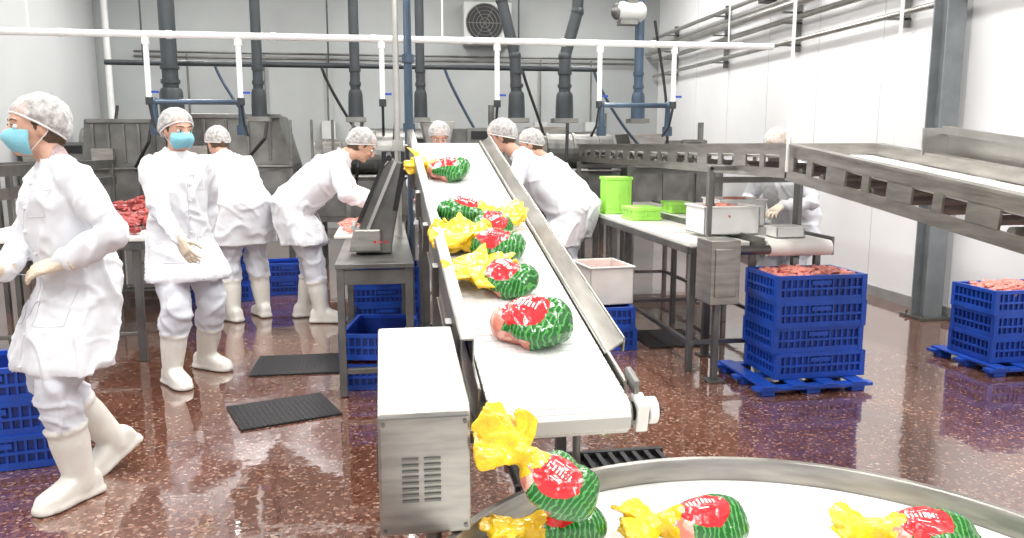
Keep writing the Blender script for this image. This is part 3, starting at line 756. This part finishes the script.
def lumps(name,parent,w_,d_,z0,mat,n=26,s=.055,loc=None,top=1.0):
    a=Acc()
    for i in range(n):
        sd_=V((random.random()*9,i,3)); x=(random.random()-.5); y=(random.random()-.5)
        R=Matrix.Rotation(random.random()*6,3,'Z')@Matrix.Rotation(random.random()*.9-.45,3,'X')
        hh=(1-(2*x)**2)*(1-(2*y)**2)
        a.sphere((x*(w_-s),y*(d_-s),z0+random.random()*s*.5+hh*s*.9*top),(s*(.7+random.random()*.9),s*(.45+random.random()*.35),s*.4),R,0,14,9,lambda p:1+.45*noise.noise(p*1.9+sd_))
    return a.obj(name,[mat],parent,True,0,loc)
def tray(name,loc,d,mat,fill=None,rz=0,t=.012):
    rt2=empty(name,loc,rz); a=Acc(); x,y,z=d
    a.box((0,0,t/2),(x,y,t),0)
    for sg in(-1,1): a.box((sg*(x/2-t/2),0,z/2),(t,y,z),0); a.box((0,sg*(y/2-t/2),z/2),(x,t,z),0); a.box((sg*(x/2),0,z),(t*1.8,y+.02,t),0); a.box((0,sg*(y/2),z),(x+.02,t*1.8,t),0)
    a.obj('tray_shell',[mat],rt2,False,.004)
    if fill: lumps('contents',rt2,x*.86,y*.86,z*.6,fill)
    return rt2
tray('white_meat_tray',(2.33,5.30,.895),(.40,.34,.19),'white','meatl')
tray('white_meat_tray',(2.64,5.80,.895),(.36,.34,.20),'white','meatl')
tray('white_meat_tray',(2.64,4.98,.892),(.20,.16,.07),'white')
for loc,d in(((2.13,7.25,.872),(.26,.24,.34)),((2.17,6.60,.872),(.27,.30,.11)),((2.63,7.0,.893),(.2,.3,.1))):
    rr_=empty('green_plastic_bin',loc); a=Acc(); x,y,z=d
    a.box((0,0,z/2-.01),(x-.02,y-.02,z-.02),0); a.box((0,0,z-.015),(x,y,.03),0); a.box((0,0,.012),(x,y,.024),0)
    for k in(-.3,0,.3): a.box((k*x,-y/2+.008,z/2),(.012,.012,z-.04),0); a.box((-x/2+.008,k*y,z/2),(.012,.012,z-.04),0)
    a.obj('bin_shell',['green'],rr_,False,.006)
a=Acc(); a.box((2.09,5.75,.8765),(.22,.4,.01),0); a.obj('cutting_board',['white'],None,False,.003)

# ------------------------------------------------------------ crates
def crate_mesh(w_=.60,d_=.40,h=.165):
    a=Acc(); t=.014
    a.box((0,0,.012),(w_-.03,d_-.03,.018),0)
    for sg in(-1,1):
        for (z,hh,tt) in((h-.012,.024,.022),(.020,.034,.014),(h*.5,.014,.014)):
            a.box((0,sg*(d_/2-tt/2),z),(w_,tt,hh),0); a.box((sg*(w_/2-tt/2),0,z),(tt,d_,hh),0)
        n=15
        for i in range(n): a.box((-w_/2+.02+(w_-.04)*i/(n-1),sg*(d_/2-.008),h/2),(.011,.008,h-.03),0)
        n=10
        for i in range(n): a.box((sg*(w_/2-.008),-d_/2+.02+(d_-.04)*i/(n-1),h/2),(.008,.011,h-.03),0)
        for s2 in(-1,1): a.box((sg*(w_/2-.014),s2*(d_/2-.014),h/2),(.034,.034,h-.004),0)
        a.box((0,sg*(d_/2-.016),h*.5),(w_-.06,.003,h-.04),1); a.box((sg*(w_/2-.016),0,h*.5),(.003,d_-.06,h-.04),1)
        a.box((0,sg*(d_/2-.006),h*.72),(.13,.013,.026),0)
    return a.mesh('crate_shell',['blue','blue_d'])
CM=crate_mesh()
def stack(loc,n,rz=0,fill='meatl',dolly=True,jit=.012,dx=0):
    rt=empty('stacked_plastic_crates',(loc[0],loc[1],loc[2] if len(loc)>2 else 0),rz); z=0
    if dolly:
        a=Acc()
        for k in(-.3,-.1,.1,.3): a.box((k+dx,0,.060),(.10,.62,.014),0)
        for k in(-.27,0,.27): a.box((dx,k,.044),(.78,.07,.022),0)
        for x in(-.3,0,.3):
            for y in(-.25,0,.25): a.box((x+dx,y,.018),(.09,.08,.034),0)
        a.obj('plastic_pallet',['blue'],rt,False,.004); z=.068
    for i in range(n):
        o=bpy.data.objects.new('crate_%d'%(i+1),CM); COL.objects.link(o); o.parent=rt
        o.location=((random.random()-.5)*jit*2,(random.random()-.5)*jit*2,z); z+=.161
    if fill: 
        o=lumps('meat_fill',rt,.56,.36,0,fill,75,.045,None,.9); o.location=(0,0,z-.035)
    return rt
stack((2.63,4.66),4,.03,'meatl',dx=-.08)
stack((4.24,4.80),3,.02,'meatl')
stack((-1.85,4.05),3,.2,None,False)
stack((-1.60,8.15),3,0,None,False)
stack((-1.0,8.4),2,.1,None,False)
stack((-.06,5.15,.0),1,1.5,'meat',False)
stack((-.06,5.15,.19),1,1.4,None,False)
stack((-.02,6.9),3,0,None,False)
stack((1.60,5.85),2,1.57,None,False)
stack((1.45,8.1),2,1.57,None,False)

# ------------------------------------------------------------ left feed table beside conveyor
rt=empty('feed_table',(0,0,0)); a=Acc()
a.box((-.07,5.95,.80),(.46,2.5,.03),0)
for Yw in(4.75,6.0,7.15):
    for X in(-.27,.13): a.box((X,Yw,.40),(.045,.045,.79),0)
    a.box((-.07,Yw,.16),(.4,.035,.035),0)
for X in(-.27,.13): a.box((X,5.95,.74),(.03,2.4,.06),0); a.box((X,5.95,.16),(.03,2.4,.03),0)
a.box((-.07,4.74,.73),(.40,.02,.09),0)
a.obj('table_frame',['steel_d'],rt,False,.004)
a=Acc(); a.box((-.18,6.55,.826),(.40,1.1,.02),0); a.obj('cutting_board',['cut'],rt,False,.004)
o=lumps('meat_pieces',rt,.32,.9,0,'meatl',44,.04); o.location=(-.20,6.55,.85)
rt=empty('slanted_feed_hopper',(-.03,5.25,.82)); a=Acc()
a.prism([(-.16,0),(.06,0),(.09,.18),(.17,.56),(.07,.60),(-.0,.52),(-.13,.20)],0,'y',-.15,.10)
a.prism([(-.20,.02),(.0,.02),(.0,.16),(-.17,.16)],1,'y',-.20,.0)
a.obj('hopper_body',['steel_d','steel'],rt,False,.010)
a=Acc(); a.beam((-.14,-.17,.20),(.04,-.17,.60),.035,.02,1); a.beam((-.08,-.17,.16),(.10,-.17,.58),.025,.02,0); a.tube([(.06,-.2,.60),(.06,.12,.62)],.018,1); a.tube([(-.17,-.2,.17),(-.17,.12,.17)],.016,0)
for k in range(3): a.tube([(-.04+k*.035,-.206,.08),(-.04+k*.035,-.20,.08)],.009,2,10)
a.box((.12,-.17,.42),(.03,.04,.3),1,Matrix.Rotation(.2,3,'Y'))
a.obj('bars_and_controls',['steel_l','black','red'],rt)
a=Acc(); a.tube([(.10,6.02,.82),(.10,6.02,4.58)],.022,0,10); a.box((.10,6.02,1.5),(.08,.08,.08),0); a.obj('steel_support_pole',['steel_l'],None,True)
a=Acc(); pipe(a,[(.19,6.12,1.3),(.19,6.12,2.62),(.36,6.12,2.66),(.36,6.12,4.58)],.035)
for z in(1.6,2.1): a.tube([(.19,6.12,z),(.19,6.12,z+.06)],.045)
a.tube([(.19,6.12,0),(.19,6.12,1.3)],.02)
a.obj('curved_drain_pipe',['bluepipe'],None,True)

rt=empty('sorting_table',(0,0,0)); a=Acc(); a.box((.55,7.4,.93),(.62,2.1,.03),0)
for Yw in(6.45,8.35):
    for X in(.28,.82): a.box((X,Yw,.46),(.04,.04,.92),0)
a.obj('table_frame',['steel_d'],rt,False,.004)
o=lumps('meat_pieces',rt,.5,1.7,0,'meatl',60,.05); o.location=(.55,7.4,.97)
tray('meat_tote',(1.62,5.85,.33),(.34,.44,.28),'cardboard','meatl',.1)

# ------------------------------------------------------------ left work table with meat
rt=empty('cutting_table',(0,0,0)); a=Acc(); a.box((-2.22,7.6,.87),(1.25,3.8,.03),0)
a.box((-2.22,7.6,.82),(1.15,3.7,.06),1)
for Yw in(5.8,7.6,9.4):
    for X in(-2.75,-1.70): a.box((X,Yw,.42),(.05,.05,.84),1)
    a.box((-2.22,Yw,.2),(1.05,.03,.03),1)
a.obj('table_top_and_frame',['cut','steel_d'],rt,False,.006)
for (x,y) in((-1.95,6.20),(-2.35,6.6),(-2.25,7.6),(-2.3,8.7)):
    o=lumps('meat_pile',rt,.55,.8,0,'meat',70,.055,None,1.5); o.location=(x,y,.90)
rt=empty('roller_guard_rail',(0,0,0)); a=Acc()
for z in(1.12,1.30): a.beam((-2.95,5.2,z),(-2.95,9.5,z),.03,.09,0)
a.beam((-3.4,5.2,1.3),(-3.4,9.5,1.3),.03,.09,0)
for i in range(6):
    a.box((-2.95,5.3+i*.82,.65),(.04,.05,1.3),0); a.box((-3.4,5.3+i*.82,.65),(.04,.05,1.3),0)
for i in range(20): a.tube([(-3.38,5.35+i*.2,1.3),(-2.97,5.35+i*.2,1.3)],.025,0,8)
a.beam((-2.93,5.2,1.34),(-2.93,4.4,.95),.04,.10,1); a.beam((-3.4,5.2,1.34),(-3.4,4.4,.95),.04,.10,1); a.box((-2.93,4.45,.48),(.04,.04,.95),0); a.box((-3.4,4.45,.48),(.04,.04,.95),0)
a.obj('rails_and_rollers',['steel_d','steel'],rt,False,.003)

# ------------------------------------------------------------ background machines
def machine(X,Y,w_,d_,h,kind=0):
    rt=empty('poultry_processing_machine',(X,Y,0)); a=Acc()
    hb=h*.52
    a.box((0,0,hb),(w_,d_,h*.34),0)
    for x in(-w_/2+.05,w_/2-.05):
        for y in(-d_/2+.05,d_/2-.05): a.box((x,y,hb*.36),(.07,.07,hb*.72),1)
    z0=hb+h*.17
    if kind==0:
        a.prism([(-w_/2,z0),(w_/2,z0),(w_/2*.78,h),(-w_/2*.9,h)],0,'y',-d_/2*.9,d_/2*.9)
        for k in range(9): a.box((-w_/2*.72+k*w_*.17,-d_/2*.91,(z0+h)/2),(.03,.04,(h-z0)*.8),1)
        a.box((0,-d_/2*.9,h-.02),(w_*.84,.06,.05),1)
        a.tube([(w_*.1,-d_*.5,z0),(w_*.3,-d_*.62,z0+.3),(w_*.32,-d_*.5,h)],.02,2,8)
        a.box((-w_*.25,-d_*.5,z0+.12),(.24,.08,.2),3)
    elif kind==1:
        rr=min(.22,h*.13)
        a.tube([(-w_/2,0,z0+rr),(w_/2,0,z0+rr)],rr,0,22)
        for k in range(4): a.tube([(-w_/2+.1+k*w_*.26,0,z0+rr),(-w_/2+.14+k*w_*.26,0,z0+rr)],rr*1.06,1,22)
        a.box((w_*.3,-d_/2,z0+.12),(.28,.1,.34),2); a.box((-w_*.3,-d_*.4,z0+.2),(.22,.2,.4),3)
        a.tube([(-w_*.1,-d_*.5,z0-.2),(-w_*.05,-d_*.62,z0+.1),(0,-d_*.4,h+.15)],.022,2,8)
    else:
        a.box((0,0,z0+.16),(w_*.7,d_*.8,.32),0); a.prism([(-w_*.5,z0+.40),(-w_*.1,z0+.40),(-w_*.18,z0+.04),(-w_*.42,z0+.04)],3,'y',-d_*.5,d_*.1)
        a.box((w_*.2,-d_*.42,z0+.2),(.3,.05,.26),1); a.box((w_*.2,-d_*.42-.03,z0+.24),(.2,.02,.1),2); a.tube([(w_*.4,0,z0),(w_*.4,0,h)],.04,1)
    for k in range(3): a.box((-w_*.32+k*w_*.32,-d_/2-.006,hb),(w_*.27,.012,h*.26),1)
    a.tube([(-w_/2,-d_/2-.04,z0-.02),(w_/2,-d_/2-.04,z0-.02)],.016,1,8)
    for k in range(4): a.box((-w_*.4+k*w_*.25,-d_/2-.02,hb+h*.15),(.03,.03,.03),1)
    a.obj('machine_body',['machine','steel_d','black','steel'],rt,False,.008)
machine(-4.0,11.2,.9,.9,1.75,2); machine(-1.75,10.2,1.4,1.1,1.85,0); machine(-3.0,10.6,1.0,1.0,1.8,0); machine(-.25,10.4,1.2,1.0,1.65,1)
machine(.95,10.2,1.0,.9,2.0,2); machine(2.25,10.2,1.3,1.0,1.75,1); machine(3.7,10.4,1.3,1.0,1.8,2)
machine(-3.7,12.6,1.2,.9,1.9,1); machine(.2,12.5,1.4,.9,1.9,1); machine(2.9,12.5,1.4,.9,2.0,2); machine(1.1,8.9,.6,.5,1.5,2)
a=Acc(); a.tube([(-4.2,13.6,0),(-4.2,13.6,4.58)],.05,0); a.obj('white_riser_pipe',['whitepipe'],None,True)

# ------------------------------------------------------------ floor mats / grate
def mat_(loc,w_,d_,rz,name='rubber_floor_mat'):
    rt=empty(name,loc,rz); a=Acc(); a.box((0,0,.006),(w_,d_,.010),0)
    n=int(w_/.03)
    for i in range(n): a.box((-w_/2+.03+i*(w_-.06)/(n-1),0,.0115),(.012,d_-.02,.003),0)
    a.obj('ribbed_rubber',['black'],rt)
mat_((-.60,4.53,0),.55,.44,.35); mat_((-.62,5.52,0),.58,.50,.0); mat_((2.15,5.85,0),.45,.55,.0)
rt=empty('floor_drain_grate',(.92,3.25,0)); a=Acc()
for i in range(13): a.box((-.36+i*.06,0,.02),(.022,.66,.03),0)
for y in(-.33,0,.33): a.box((0,y,.02),(.78,.03,.036),0)
a.box((0,0,.003),(.76,.66,.005),0)
a.obj('grate_bars',['black'],rt)

# ------------------------------------------------------------ camera
cd=bpy.data.cameras.new('camera'); cd.sensor_width=36; cd.lens=28.125; cd.clip_start=.02
cam=bpy.data.objects.new('camera',cd); COL.objects.link(cam); cam.location=(0,0,1.5)
cam.rotation_euler=(math.radians(90-8.8),0,math.radians(-9)); scene.camera=cam
scene.view_settings.view_transform='Standard'; scene.view_settings.exposure=.08
